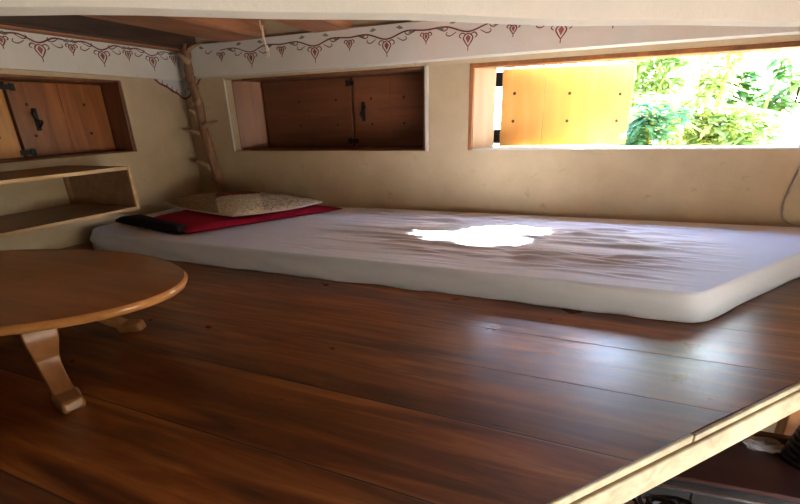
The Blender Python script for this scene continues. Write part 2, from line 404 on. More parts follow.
# ceiling boards, rafters and the wall plate
cl = struct_empty('ceiling', (0, 0, CEIL))
MB().box((-4.9, -4.2, CEIL), (3.6, 4.7, CEIL+.1)).build('ceiling_boards', MT['ceil'], cl)
for i, x in enumerate((-3.22, -2.23, -1.25, -.27, .7, 1.7)):
    hw = (.26, .2, .22, .2, .22, .2)[i]
    b = MB(); b.hexa([(x-hw,-.6,1.735),(x+hw,-.6,1.735),(x+hw,4.2,1.725),(x-hw,4.2,1.725),(x-hw,-.6,CEIL),(x+hw,-.6,CEIL),(x+hw,4.2,CEIL),(x-hw,4.2,CEIL)])
    b.build('rafter', MT['rafter'], cl, bevel=.03)
b = MB(); b.frame_box(TL, (0.0, -.30, 1.695), (6, 0.0, CEIL)); b.build('wall_plate', MT['plate'], cl, bevel=.02)
b = MB(); b.frame_box(TL, (0.0, -.17, 1.68), (6, -.07, 1.73)); b.build('batten', MT['rafter'], cl, bevel=.01)
# whitewashed beam over the loft front with the plastered partition above it
HB = Vector((-1.884, 1.167, 0)); HD = (Vector((.93, 3.108, 0))-HB).normalized(); HN = Vector((HD.y, -HD.x, 0))
def head(t, n, z): p = HB+HD*t+HN*n; return tuple(p+Vector((0,0,z)))
tl, tr_ = -2.70, 5.15
b = MB()
nseg = 40
for i in range(nseg):
    a0, a1 = lerp(tl, tr_, i/nseg), lerp(tl, tr_, (i+1)/nseg)
    z0 = 1.352+.006*math.sin(a0*2.1)+.004*math.sin(a0*5.3); z1 = 1.352+.006*math.sin(a1*2.1)+.004*math.sin(a1*5.3)
    b.hexa([head(a0,-.01,z0),head(a0,.12,z0),head(a1,.12,z1),head(a1,-.01,z1),head(a0,-.01,1.485),head(a0,.12,1.485),head(a1,.12,1.465),head(a1,-.01,1.465)])
struct(b.build('trim_2', MT['beam']))
b = MB(); b.hexa([head(tl,-.01,1.48),head(tl,.15,1.48),head(tr_,.15,1.46),head(tr_,-.01,1.46),head(tl,-.01,CEIL),head(tl,.15,CEIL),head(tr_,.15,CEIL),head(tr_,-.01,CEIL)])
struct(b.build('wall_partition', MT['brown_plaster']))

# frieze: projecting whitewashed band along both walls with a painted vine
FZ0, FZ1, FP = 1.418, 1.72, .06
fr = struct_empty('trim_3', (-4.1, 4.2, FZ0))
def fz(x): return 1.438-.006*math.sin((x+4.1)*1.1)
b = MB(); n = 40
for i in range(n):
    a0, a1 = lerp(-4.1, 3.4, i/n), lerp(-4.1, 3.4, (i+1)/n)
    b.hexa([(a0,4.2-FP,fz(a0)),(a1,4.2-FP,fz(a1)),(a1,4.2,fz(a1)-.012),(a0,4.2,fz(a0)-.012),(a0,4.2-FP,1.73),(a1,4.2-FP,1.73),(a1,4.2,1.73),(a0,4.2,1.73)])
b.build('frieze_band', MT['frieze'], fr)
b = MB(); b.frame_box(TL, (0, -FP, FZ0), (6, 0, 1.71)); b.build('frieze_band', MT['frieze'], fr)
# painted vine, motif by motif
def ribbon(mb, T, pts, wd, d, mi=0):
    pts = [Vector((p[0], 0, p[1])) for p in pts]; L = []; R = []
    for i, p in enumerate(pts):
        t = (pts[min(i+1,len(pts)-1)]-pts[max(i-1,0)]).normalized(); nn = Vector((-t.z, 0, t.x))
        q = wd*(0.6+0.4*math.sin(PI*(i+.5)/len(pts)))/2
        L.append(p+nn*q); R.append(p-nn*q)
    m = len(pts)
    vs = [T(p.x, d, p.z) for p in L]+[T(p.x, d, p.z) for p in R]
    mb.add(vs, [(i, i+1, m+i+1, m+i) for i in range(m-1)], mi)
def patch(mb, T, pts, d, mi=0): mb.add([T(x, d, z) for x, z in pts], [tuple(range(len(pts)))], mi)
def vine(mb, T, motifs, d, sgn=1):
    # wavy stem dipping to each motif
    path = []
    for i, (s, z, big) in enumerate(motifs):
        path.append((s, 0, z+.045))
        if i < len(motifs)-1:
            s2, z2, _ = motifs[i+1]; path.append(((s+s2)/2, 0, (z+z2)/2+.072))
    sp = smoothpath(path, 8); ribbon(mb, T, [(p.x, p.z) for p in sp], .012, d)
    for i, (s, z, big) in enumerate(motifs):
        k = .74 if big else .5
        # tulip drop: outline petals, pink heart
        for q in (-1, 1):
            o = smoothpath([(s,0,z+.045*k),(s+q*.035*k,0,z+.028*k),(s+q*.052*k,0,z-.004*k),(s+q*.03*k,0,z-.045*k),(s,0,z-.085*k)], 5)
            ribbon(mb, T, [(p.x, p.z) for p in o], .0105, d)
            o = smoothpath([(s+q*.02*k,0,z+.03*k),(s+q*.07*k,0,z+.05*k),(s+q*.10*k,0,z+.02*k),(s+q*.075*k,0,z-.0*k)], 5)
            ribbon(mb, T, [(p.x, p.z) for p in o], .009, d)
            # curl leaving the stem
            o = smoothpath([(s+q*.10,0,z+.05),(s+q*.15,0,z+.025),(s+q*.185,0,z+.035),(s+q*.175,0,z+.055)], 5)
            ribbon(mb, T, [(p.x, p.z) for p in o], .008, d)
            patch(mb, T, [(s+q*.20,z+.075),(s+q*.235,z+.10),(s+q*.27,z+.085),(s+q*.235,z+.07)], d, 2)
        patch(mb, T, [(s,z+.035*k),(s+.03*k,z),(s,z-.055*k),(s-.03*k,z)], d-.0005, 1)
        ribbon(mb, T, [(s,z-.085*k),(s,z-.10*k),(s,z-.125*k)], .008, d)
mot = []
for i in range(11):
    s = -3.5+.36*i+(.0 if i else 0); mot.append((s, 1.575 if i % 2 else 1.615, i % 2 == 1))
b = MB(); vine(b, TB, mot, -FP-.003); b.build('painted_vine', [MT['paint'], MT['paint2'], MT['paint3']], fr)
mot = [(.12+.26*i, 1.575 if i % 2 else 1.612, i % 2 == 1) for i in range(10)]
mot = [(s, z, (i % 2 == 1)) for i, (s, z, _) in enumerate(mot)]
b = MB(); vine(b, TL, mot, -FP-.003); b.build('painted_vine', [MT['paint'], MT['paint2'], MT['paint3']], fr)
# painted drop in the corner
b = MB(); patch(b, TL, [(0,1.44),(.36,1.42),(.22,1.352),(.1,1.29),(0,1.235)], -.004); patch(b, TB, [(-4.12,1.44),(-3.86,1.44),(-3.93,1.35),(-4.03,1.275),(-4.12,1.235)], -.004)
b.build('painted_corner_drop', MT['corner'], fr)
b = MB()
e1 = [(.36,1.415),(.30,1.375),(.22,1.35),(.16,1.31),(.1,1.29),(.05,1.25),(0,1.235)]
ribbon(b, TL, e1, .022, -.007); ribbon(b, TB, [(-4.12,1.235),(-4.05,1.262),(-4.02,1.30),(-3.95,1.33),(-3.90,1.39),(-3.86,1.43)], .022, -.007)
for i in range(6):
    s = .04+.055*i; z = 1.262+.024*i
    ribbon(b, TL, [(s,z),(s+.015,z+.03),(s+.0,z+.045)], .01, -.007)
    ribbon(b, TB, [(-4.12+s*.7,z+.02),(-4.12+s*.7-.012,z+.05),(-4.12+s*.7,z+.065)], .01, -.007)
b.build('painted_scroll_edge', MT['paint'], fr)

# ------------------------------------------------------------------ windows
def strap(par, T, s, d, z, ln, name='hinge'):
    b = MB(); b.frame_box(T, (s-.02, d-.014, z-.028), (s+.02, d, z+.028)); b.frame_box(T, (min(s, s+ln), d-.009, z-.02), (max(s, s+ln), d, z+.02))
    b.build(name, MT['iron'], par, bevel=.003)
def nails(par, T, pts, d, r=.014):
    for s, z in pts:
        b = MB(); n_ = 8
        b.add([T(s, d-.008, z)]+[T(s+r*math.cos(2*PI*k/n_), d, z+r*math.sin(2*PI*k/n_)) for k in range(n_)],
              [(0, 1+k, 1+(k+1) % n_) for k in range(n_)]+[tuple(range(n_, 0, -1))])
        b.build('nail', MT['nail'], par, smooth=True)
def shutter(win, T, s0, s1, z0, z1, d, mat, seams=2):
    b = MB()
    for i in range(seams):
        a0, a1 = lerp(s0, s1, i/seams), lerp(s0, s1, (i+1)/seams)
        b.frame_box(T, (a0+.0008, d, z0), (a1-.0008, d+.045, z1))
    return b.build('shutter', mat, win, bevel=.004)
def latch(par, T, s, d, z):
    b = MB()
    b.frame_box(T, (s-.018, d-.01, z-.09), (s+.018, d, z+.09))
    pts = smoothpath([T(s, d-.01, z+.075), T(s+.035, d-.035, z+.045), T(s+.015, d-.045, z), T(s-.02, d-.04, z-.02), T(s, d-.01, z-.07)], 5)
    b.tube(pts, .009, 6)
    b.build('latch', MT['iron'], par, bevel=.002)

# left wall window
w1 = struct_empty('window_1', TL(1.6, .3, W1[2]))
D1 = .24; s0, s1, z0, z1 = W1
b = MB()
b.frame_box(TL, (s0, .012, z0), (s0+.03, TH, z1)); b.frame_box(TL, (s1-.03, .012, z0), (s1, TH, z1))
b.frame_box(TL, (s0+.03, .012, z1-.02), (s1-.03, TH, z1))
b.build('window_frame', MT['jamb_d'], w1, bevel=.006)
b = MB(); b.frame_box(TL, (s0+.03, .012, z0), (s1-.03, TH, z0+.012)); b.build('window_sill', MT['jamb_d'], w1, bevel=.004)
mid = 1.605
sh = shutter(w1, TL, s0+.045, mid-.012, z0+.018, z1-.03, D1, MT['shutter_l'])
nails(sh, TL, [(.98,1.18),(.98,.93),(1.47,1.18),(1.47,.93)], D1); latch(sh, TL, 1.43, D1, 1.06)
strap(sh, TL, mid-.06, D1, 1.31, .09); strap(sh, TL, mid-.07, D1, .80, .1)
sh = shutter(w1, TL, mid+.012, s1-.045, z0+.018, z1-.03, D1, MT['shutter_o'])
nails(sh, TL, [(1.75,1.18),(1.75,.93),(2.25,1.18),(2.25,.93)], D1)
b = MB(); b.frame_box(TL, (W1[0], D1+.05, W1[2]-.0), (W1[1], D1+.09, W1[3])); b.build('added_backing', MT['jamb_d'], w1)  # added board that stops daylight showing through the shutter gaps
# back wall window, closed
w2 = struct_empty('window_2', (-2.4, 4.5, W2[2]))
D2 = .33; s0, s1, z0, z1 = W2
b = MB()
b.hexa([TB(s0,.10,z0),TB(s0+.2,D2,z0),TB(s0+.2,TH,z0),TB(s0,TH,z0),TB(s0,.10,z1),TB(s0+.2,D2,z1),TB(s0+.2,TH,z1),TB(s0,TH,z1)])
b.build('window_frame', MT['jamb_o'], w2, bevel=.01)
b = MB(); b.frame_box(TB, (s1-.03, .03, z0), (s1, TH, z1)); b.frame_box(TB, (s0+.2, .03, z1-.02), (s1-.03, TH, z1)); b.build('window_frame', MT['jamb_d'], w2, bevel=.005)
b = MB(); b.frame_box(TB, (s0+.2, .03, z0), (s1-.03, TH, z0+.012)); b.build('window_sill', MT['jamb_d'], w2, bevel=.004)
mid = -2.262
sh = shutter(w2, TB, s0+.215, mid-.012, z0+.018, z1-.025, D2, MT['shutter_d'])
nails(sh, TB, [(-2.9,1.17),(-2.9,.93),(-2.45,1.17),(-2.45,.93)], D2)
strap(sh, TB, mid-.04, D2, 1.32, .07); strap(sh, TB, mid-.05, D2, .77, .1)
sh = shutter(w2, TB, mid+.012, s1-.045, z0+.018, z1-.025, D2, MT['shutter_d'])
nails(sh, TB, [(-2.05,1.17),(-2.05,.93),(-1.7,1.17),(-1.7,.93)], D2); latch(sh, TB, -2.14, D2, 1.05)
b = MB(); b.frame_box(TB, (s0, D2+.05, z0), (s1, D2+.09, z1)); b.build('added_backing', MT['jamb_d'], w2)  # added backing, keeps the slits between these shutters dark
# raised pale plaster rims beside that window
b = MB(); b.frame_box(TB, (s1-.002, -.012, z0-.01), (s1+.035, .2, z1)); b.frame_box(TB, (s0-.012, -.008, z0-.01), (s0+.003, .012, z1+.01)); b.build('plaster_rim', MT['frieze'], w2, bevel=.008)
# back wall window, open
w3 = struct_empty('window_3', (0.2, 4.5, W3[2]))
s0, s1, z0, z1 = W3
b = MB()
b.hexa([TB(s0,.03,z0),TB(s0+.19,T3-.02,z0),TB(s0+.19,T3,z0),TB(s0,T3,z0),TB(s0,.03,z1),TB(s0+.19,T3-.02,z1),TB(s0+.19,T3,z1),TB(s0,T3,z1)])
b.frame_box(TB, (s1-.03, .03, z0), (s1, T3, z1))
b.build('window_frame', MT['jamb_l'], w3, bevel=.006)
b = MB(); b.frame_box(TB, (s0, -.004, z0), (s0+.035, .05, z1)); b.frame_box(TB, (s0+.03, .0, z1-.035), (s1, T3, z1)); b.build('window_frame', MT['jamb_o'], w3, bevel=.006)
b = MB(); b.frame_box(TB, (s0+.035, .0, z0-.002), (s1, T3+.04, z0+.012)); b.build('window_sill', MT['frieze'], w3, bevel=.004)
def hinged(px, py, ang):
    ca, sa = math.cos(ang), math.sin(ang)
    def T(s, d, z): return (px+ca*s-sa*d, py+sa*s+ca*d, z)
    return T
TS = hinged(-.735, 4.45, math.radians(13))
sh = shutter(w3, TS, 0, 1.10, .71, 1.355, 0, MT['shutter_y'], 3)
nails(sh, TS, [(.11,1.155),(.58,1.14),(1.0,1.12),(.11,.925),(.58,.915),(1.0,.905)], 0)
b = MB(); b.frame_box(TS, (1.04, -.02, .755), (1.09, 0, .80)); b.tube([TS(1.065,-.02,.775),TS(1.065,-.06,.78)], .018, 8); b.build('latch', MT['cable'], sh, bevel=.004)
for z in (1.27, .80):
    b = MB(); b.box((-.785,4.41,z-.06),(-.73,4.44,z+.06))
    b.build('hinge', MT['iron'], sh, bevel=.004)
TS2 = hinged(1.465, 4.46, math.radians(70))
sh = shutter(w3, TS2, 0.02, 1.15, .70, 1.372, -.045, MT['shutter_y'], 3)
for z in (1.06, ):
    b = MB(); b.box((1.43, 4.39, z-.06), (1.442, 4.42, z+.06)); b.tube([(1.435,4.40,z+.05),(1.40,4.39,z+.05),(1.40,4.39,z-.05),(1.435,4.40,z-.05)], .008, 6); b.build('hinge', MT['iron'], sh, bevel=.004)

# ------------------------------------------------------------------ mattress
def mattress():
    NU, NV = 190, 170; H = .152
    fl_, fr_ = Vector((-4.0, 2.58)), Vector((.60, 2.44)); br_, bl_ = Vector((1.86, 4.13)), Vector((-4.02, 3.96))
    def pos(u, v):
        f = fl_.lerp(fr_, u); q = bl_.lerp(br_, u)
        q.y = 3.92+.20*min(1, max(0, (u-.1)/.25)) if u < 1 else 4.12
        p = f.lerp(q, v)
        # rounded plan corners
        for (cu, cv, k) in ((0,0,.28),(1,0,.06),(0,1,.2),(1,1,.2)):
            du, dv = abs(u-cu)*4.5, abs(v-cv)*1.6
            if du < k and dv < k:
                a, c = k-du, k-dv; r = math.hypot(a, c)
                if r > 1e-6:
                    sc_ = min(1.0, k/r*max(a, c)/k) if r > 0 else 1
                    # map square corner to circle
                    cen = fl_.lerp(fr_, min(max(u+(k-du)/4.5*(1 if cu == 0 else -1), 0), 1)).lerp(bl_.lerp(br_, min(max(u+(k-du)/4.5*(1 if cu == 0 else -1), 0), 1)), min(max(v+(k-dv)/1.6*(1 if cv == 0 else -1), 0), 1))
                    p = cen+(p-cen)*(max(a, c)/r)
        return p
    def hz(p, u, v):
        # long pulled creases running lengthways, a few slanting towards the free corner
        e = min(1, 6*min(v, 1-v))*min(1, 10*min(u, 1-u))
        kx = min(1, max(0, (p.x+2.3)/.7)); kx = kx*kx*(3-2*kx)
        h = 0
        for (x0, y0, sl, x1, am, wd, ph) in FOLDS:
            t = (p.x-x0)/(x1-x0)
            if not 0 < t < 1: continue
            yc = y0+sl*(p.x-x0)+.03*math.sin(3.1*p.x+ph)+.012*math.sin(9*p.x+2*ph)
            g = math.exp(-((p.y-yc)/wd)**2)-.55*math.exp(-((p.y-yc-1.6*wd)/(1.3*wd))**2)
            h += am*g*math.sin(PI*t)**.7
        return H + e*(kx*h + .008*noise.noise(Vector((p.x*1.1, p.y*1.6, 5))))
    rf = random.Random(11); FOLDS = []
    for k in range(46):
        xa = rf.uniform(-2.2, -.2); ln = rf.uniform(.8, 2.0)
        FOLDS.append((xa, rf.uniform(2.6, 3.95), rf.uniform(-.13, .02), min(xa+ln, 1.3), rf.uniform(.010, .022), rf.uniform(.014, .028), rf.uniform(0, 6)))
    for k in range(12):
        FOLDS.append((rf.uniform(-.6, .1), rf.uniform(2.75, 3.7), rf.uniform(-.05, .22), rf.uniform(.55, 1.1), rf.uniform(.008, .016), rf.uniform(.014, .024), rf.uniform(0, 6)))
    b = MB(); vs = []
    for j in range(NV+1):
        for i in range(NU+1):
            u, v = i/NU, j/NV; p = pos(u, v); vs.append(Vector((p.x, p.y, hz(p, u, v))))
    fs = [(j*(NU+1)+i, j*(NU+1)+i+1, (j+1)*(NU+1)+i+1, (j+1)*(NU+1)+i) for j in range(NV) for i in range(NU)]
    ring = [i for i in range(NU+1)]+[j*(NU+1)+NU for j in range(1, NV+1)]+[NV*(NU+1)+i for i in range(NU-1, -1, -1)]+[j*(NU+1) for j in range(NV-1, 0, -1)]
    n = len(ring); prev = ring
    P = [vs[k].copy() for k in ring]; nrm = []
    for i in range(n):
        t = (P[(i+3) % n]-P[(i-3) % n]); nn = Vector((t.y, -t.x, 0)).normalized(); nrm.append(nn)
    R = .026; prof = [(R*math.sin(a), -R*(1-math.cos(a))) for a in (PI/8, PI/4, 3*PI/8, PI/2)]+[(R+.006, -.06), (R+.014, -.085), (R+.022, -.11), (R+.028, -.135), (R+.026, -.150)]
    for li, (o, dz) in enumerate(prof):
        cur = []
        for i in range(n):
            p = P[i]; wv = noise.noise(Vector((p.x*2.2+dz*14, p.y*2.2+dz*4, dz*6)))*.026+noise.noise(Vector((p.x*5+dz*34, p.y*5, 4)))*.014
            k = min(1, -dz/.06)
            q = Vector((p.x, p.y, H+(p.z-H)*max(0, 1+dz/.05)+dz))+nrm[i]*(o-R*.6+wv*k)
            if li == len(prof)-1: q.z = .003+.006*max(0, noise.noise(Vector((p.x*1.7, p.y*1.7, 9))))
            vs.append(q); cur.append(len(vs)-1)
        fs += [(prev[i], prev[(i+1) % n], cur[(i+1) % n], cur[i]) for i in range(n)]
        prev = cur
    fs.append(tuple(reversed(prev)))
    b.add(vs, fs)
    return b.build('mattress', MT['sheet'], None, (-1.3, 3.3, 0), smooth=True, angle=80)
tag(mattress(), 'long thin floor mattress under a creased white fitted sheet below the windows', 'mattress')

# ------------------------------------------------------------------ blanket and pillow
def quadgrid(c, nu, nv): # bilinear point of four plan corners
    c = [Vector(p) for p in c]
    return lambda u, v: c[0].lerp(c[1], u).lerp(c[3].lerp(c[2], u), v)
def slab(c, z0, z1, nu=24, nv=16, wob=.012, round_=.03, seed=0):
    P = quadgrid([(x, y, 0) for x, y in c], nu, nv); b = MB(); vs = []; fs = []
    for j in range(nv+1):
        for i in range(nu+1):
            p = P(i/nu, j/nv); e = min(min(i, nu-i)/2.0, min(j, nv-j)/2.0, 1)
            z = z1-round_*(1-e)**2+wob*noise.noise(Vector((p.x*3, p.y*3, seed)))
            vs.append((p.x, p.y, z))
    fs += [(j*(nu+1)+i, j*(nu+1)+i+1, (j+1)*(nu+1)+i+1, (j+1)*(nu+1)+i) for j in range(nv) for i in range(nu)]
    ring = list(range(nu+1))+[j*(nu+1)+nu for j in range(1, nv+1)]+[nv*(nu+1)+i for i in range(nu-1, -1, -1)]+[j*(nu+1) for j in range(nv-1, 0, -1)]
    n = len(ring); prev = ring; cen = Vector(P(.5, .5))
    for li, k in enumerate((.5, 1.0)):
        cur = []
        for q in ring:
            x, y, z = vs[q]; out = (Vector((x, y, 0))-cen).normalized()*(.02 if li == 0 else .005)
            vs.append((x+out.x, y+out.y, lerp(z, z0, k))); cur.append(len(vs)-1)
        fs += [(prev[i], prev[(i+1) % n], cur[(i+1) % n], cur[i]) for i in range(n)]; prev = cur
    fs.append(tuple(reversed(prev))); b.add(vs, fs); return b
bl = thing('blanket', 'folded red blanket with a black fold, spread under the flat pillow', 'blanket', (-3.1, 3.3, .166))
slab([(-3.62,2.98),(-2.90,2.73),(-2.16,3.93),(-3.55,3.90)], .166, .215, seed=3).build('red_layer', MT['red'], bl, smooth=True, angle=60)
o = slab([(-3.93,2.90),(-2.99,2.70),(-2.98,2.80),(-3.80,3.08)], .166, .225, 24, 8, .006, .03, seed=5).build('black_fold', MT['black'], bl, smooth=True, angle=60)
o['label'] = 'black folded strip along the front of the blanket'
def pillow():
    nu, nv = 64, 56
    P = quadgrid([(-4.06,3.46,0),(-2.66,2.97,0),(-2.20,3.88,0),(-3.40,4.0,0)], nu, nv)
    root = thing('pillow', 'flat patchwork floral pillow lying on the red blanket near the corner', 'pillow', (-3.1, 3.6, .222))
    def zz(u, v, sgn):
        e = (max(0, 1-(2*u-1)**2)*max(0, 1-(2*v-1)**2))**.55
        return .248+sgn*(.105 if sgn > 0 else .025)*e+.008*noise.noise(Vector((u*5, v*5, sgn)))
    def side(sgn, sel, name, mats):
        b = MB(); vs = []; fs = []; mi = []
        for j in range(nv+1):
            for i in range(nu+1):
                u, v = i/nu, j/nv; p = P(u, v)
                pin = .87+.11*(1-abs((2*u-1)*(2*v-1))**1.5)-(.06 if u > .5 and v < .5 else 0)*abs((2*u-1)*(2*v-1))
                c = P(.5, .5); p = c+(p-c)*pin
                vs.append((p.x, p.y, zz(u, v, sgn)))
        for j in range(nv):
            for i in range(nu):
                k = sel((i+.5)/nu, (j+.5)/nv)
                fs.append((j*(nu+1)+i, j*(nu+1)+i+1, (j+1)*(nu+1)+i+1, (j+1)*(nu+1)+i)); mi.append(k)
        b.v = [Vector(v) for v in vs]; b.f = fs; b.mi = mi
        return b
    def sel(u, v):
        p = P(u, v); la = p.x*.76+p.y*.65; de = -p.x*.65+p.y*.76
        if la < -.22: return 3
        if la < .19: return 1 if de < 4.62 else 2
        return 0
    b = side(1, sel, 'c', None); b2 = side(-1, lambda u, v: 0, 'c', None)
    o = len(b.v); b.v += b2.v; b.f += [tuple(o+k for k in f) for f in b2.f]; b.mi += b2.mi
    b.build('pillow_cover', [MT['floral'], MT['floral2'], MT['redpatch'], MT['floral3']], root, smooth=True, angle=60)
    # hem cord
    pts = []
    c = P(.5, .5)
    for (ua, va, ub, vb) in ((0,0,1,0),(1,0,1,1),(1,1,0,1),(0,1,0,0)):
        for k in range(14):
            u, v = lerp(ua, ub, k/14), lerp(va, vb, k/14); p = P(u, v); pin = .87+.11*(1-abs((2*u-1)*(2*v-1))**1.5)-(.06 if u > .5 and v < .5 else 0)*abs((2*u-1)*(2*v-1))
            p = c+(p-c)*pin; pts.append((p.x, p.y, .245))
    pts.append(pts[0])
    b = MB(); b.tube(pts, .009, 6); b.build('hem', MT['piping'], root, smooth=True)
pillow()

# ------------------------------------------------------------------ branch post in the corner
bp = thing('branch_post', 'bare tree branch post with broken twigs standing in the corner of the room', 'post', (-3.83, 4.06, 0))
path = smoothpath([(-3.70,4.07,0),(-3.715,4.07,.25),(-3.755,4.06,.56),(-3.775,4.04,.80),(-3.81,4.05,.97),(-3.80,4.04,1.15),(-3.835,4.05,1.3),(-3.85,4.04,1.45),(-3.845,4.04,1.6),(-3.84,4.04,1.73)], 6)
rad = [.052-.012*i/len(path)+.009*noise.noise(Vector((0,0,i*.31)))+.014*max(0, noise.noise(Vector((5,0,i*.5)))) for i in range(len(path))]
b = MB(); b.tube(path, rad, 14)
stem_o = b.build('stem', MT['bark'], bp, smooth=True, angle=80)
for a, q, r1 in [((-3.83,4.04,1.655),(-3.58,3.97,1.705),.017),((-3.83,4.04,1.56),(-3.875,3.96,1.635),.026),((-3.80,4.03,1.17),(-3.72,3.96,1.205),.024),
                 ((-3.82,4.04,1.05),(-3.89,3.98,1.115),.022),((-3.80,4.04,.94),(-3.53,3.97,1.005),.02),((-3.81,4.04,.86),(-4.03,3.99,.93),.018),((-3.79,4.05,.52),(-3.92,3.99,.60),.026)]:
    a, q = Vector(a), Vector(q); m1 = a.lerp(q, .45)+Vector((0, -.01, .012))
    b = MB(); b.tube(smoothpath([a, m1, q], 5), [lerp(r1*1.5, r1*.55, i/10) for i in range(11)], 7); b.build('twig', MT['twig'], bp, smooth=True, angle=80)
for z, x in ((1.18, -3.85), (.42, -3.73), (1.35, -3.79)):
    b = MB(); b.lathe((x, 4.0, z-.03), [(.004,0),(.024,.01),(.03,.03),(.022,.05),(.004,.058)], 10); b.build('knot', MT['bark'], bp, smooth=True)

# ------------------------------------------------------------------ shelf on the left wall
sh_ = thing('wall_shelf', 'open wooden shelf unit on the left wall above the mattress end', 'shelf', TL(2.2, -.38, .371))
def sx(y): return -3.42-.071*(2.755-y)     # front edge follows the wall
yr, yl = 2.755, .9
def wallx(y): return TL((4.2-y)/math.cos(PHI), 0, 0)[0]+.004
for z0, z1, nm in ((.340, .361, 'lower_board'), (.661, .684, 'top_board')):
    b = MB(); y1 = yr
    b.hexa([(wallx(yl),yl,z0),(sx(yl)-.012,yl,z0),(sx(y1)-.012,y1,z0),(wallx(y1),y1,z0),(wallx(yl),yl,z1),(sx(yl)-.012,yl,z1),(sx(y1)-.012,y1,z1),(wallx(y1),y1,z1)])
    o = b.build(nm, MT['shelf'], sh_)
    b = MB(); b.hexa([(sx(yl)-.012,yl,z0-.002),(sx(yl)+.006,yl,z0-.002),(sx(y1)+.006,y1,z0-.002),(sx(y1)-.012,y1,z0-.002),(sx(yl)-.012,yl,z1+.002),(sx(yl)+.006,yl,z1+.002),(sx(y1)+.006,y1,z1+.002),(sx(y1)-.012,y1,z1+.002)])
    b.build('edge_strip', MT['shelf_edge'], o, bevel=.003)
b = MB(); b.box((wallx(yr), yr-.024, .361), (sx(yr)-.012, yr, .661)); o = b.build('side_panel', MT['shelf'], sh_)
b = MB(); b.box((sx(yr)-.012, yr-.026, .338), (sx(yr)+.008, yr+.002, .686)); b.build('edge_strip', MT['shelf_edge'], o, bevel=.003)
b = MB(); b.box((wallx(yl), yl, .361), (sx(yl), yl+.024, .661)); b.build('side_panel', MT['shelf'], sh_)
b = MB(); b.box((wallx(2.7), yr-.055, .361), (wallx(2.7)+.03, yr-.024, .661)); b.build('back_batten', MT['shelf'], sh_)

# ------------------------------------------------------------------ oval table
TC = Vector((-2.62, 1.17)); TA, TBb, TANG = 1.03, .565, .195; TZ = .325
tb = thing('coffee_table', 'low oval wooden table with curved legs standing on the loft floor', 'table', (TC.x, TC.y, 0))
def oval(k, z, n=96):
    out = []
    for i in range(n):
        t = 2*PI*i/n; c, s_ = TA*math.cos(t), TBb*math.sin(t)
        nx, ny = math.cos(t)/TA, math.sin(t)/TBb; l = math.hypot(nx, ny)
        c += k*nx/l; s_ += k*ny/l
        out.append((TC.x+c*math.cos(TANG)-s_*math.sin(TANG), TC.y+c*math.sin(TANG)+s_*math.cos(TANG), z))
    return out
def loops(rings, mi=0, b=None):
    b = b or MB(); n = len(rings[0]); vs = [v for r_ in rings for v in r_]
    fs = [(i*n+k, i*n+(k+1) % n, (i+1)*n+(k+1) % n, (i+1)*n+k) for i in range(len(rings)-1) for k in range(n)]
    fs += [tuple(range(n-1, -1, -1)), tuple((len(rings)-1)*n+k for k in range(n))]
    return b.add(vs, fs, mi)
top = loops([oval(-.02, TZ-.034), oval(-.012, TZ-.034), oval(-.012, TZ-.001), oval(-.016, TZ)]).build('tabletop', MT['table'], tb, smooth=True)
n = 96
rs = [oval(-.0125, TZ-.036), oval(-.005, TZ-.033), oval(.0, TZ-.016), oval(-.002, TZ-.008), oval(-.0125, TZ+.001)]
b = MB(); vs = [v for r_ in rs for v in r_]
b.add(vs, [(i*n+k, i*n+(k+1) % n, ((i+1) % 5)*n+(k+1) % n, ((i+1) % 5)*n+k) for i in range(5) for k in range(n)])
o = b.build('rim', MT['table_edge'], top, smooth=True, angle=70)
b = MB()
ro = [oval(-.18, .262), oval(-.18, TZ-.034), oval(-.225, TZ-.034), oval(-.225, .262)]
b.add([v for r_ in ro for v in r_], [(i*n+k, i*n+(k+1) % n, ((i+1) % 4)*n+(k+1) % n, ((i+1) % 4)*n+k) for i in range(4) for k in range(n)])
b.build('apron', MT['leg'], tb, smooth=True, angle=50)
def cabriole(top_, foot, wd=.05):
    """S-curved square-section leg with a block foot"""
    a, f = Vector((*top_, .292)), Vector((*foot, 0)); dr = Vector((f.x-a.x, f.y-a.y, 0)); L = dr.length; dr.normalize(); sd_ = Vector((-dr.y, dr.x, 0))
    prof = [(0.0,1.0,.074,.056),(.03,.9,.078,.057),(.05,.78,.072,.053),(.0,.64,.060,.046),(-.03,.52,.053,.041),(.04,.40,.050,.038),(.22,.28,.048,.036),(.48,.18,.046,.036),(.74,.105,.046,.038),(.92,.065,.050,.043),(1.0,.045,.052,.045)]
    b = MB(); vs = []
    for (k, h, t, w_) in prof:
        c = Vector((a.x, a.y, 0))+dr*(L*k)+Vector((0, 0, .292*h))
        # section tilts with the leg
        for (p, q) in ((-1,-1),(1,-1),(1,1),(-1,1)):
            v = c+dr*(t*.75*p)+sd_*(w_*q); vs.append(v)
    m = len(prof)
    b.add(vs, [(i*4+k, i*4+(k+1) % 4, (i+1)*4+(k+1) % 4, (i+1)*4+k) for i in range(m-1) for k in range(4)]+[(3,2,1,0), tuple((m-1)*4+k for k in range(4))])
    o = b.build('leg', MT['leg'], tb, bevel=.012, seg=3, smooth=True, angle=50)
    b = MB(); c = Vector((f.x, f.y, 0))-dr*.01
    q = [c+dr*x+sd_*y for x, y in ((-.05,-.047),(.058,-.038),(.058,.038),(-.05,.047))]
    b.hexa([tuple(v) for v in q]+[tuple(v*1+Vector((0,0,.045))-dr*.014) for v in q]); b.build('foot', MT['leg'], o, bevel=.012, seg=3)
cabriole((-1.91, .965), (-1.725, .90)); cabriole((-2.26, 1.42), (-2.09, 1.49))
cabriole((-3.38, 1.35), (-3.50, 1.44)); cabriole((-2.98, .92), (-3.15, .85))

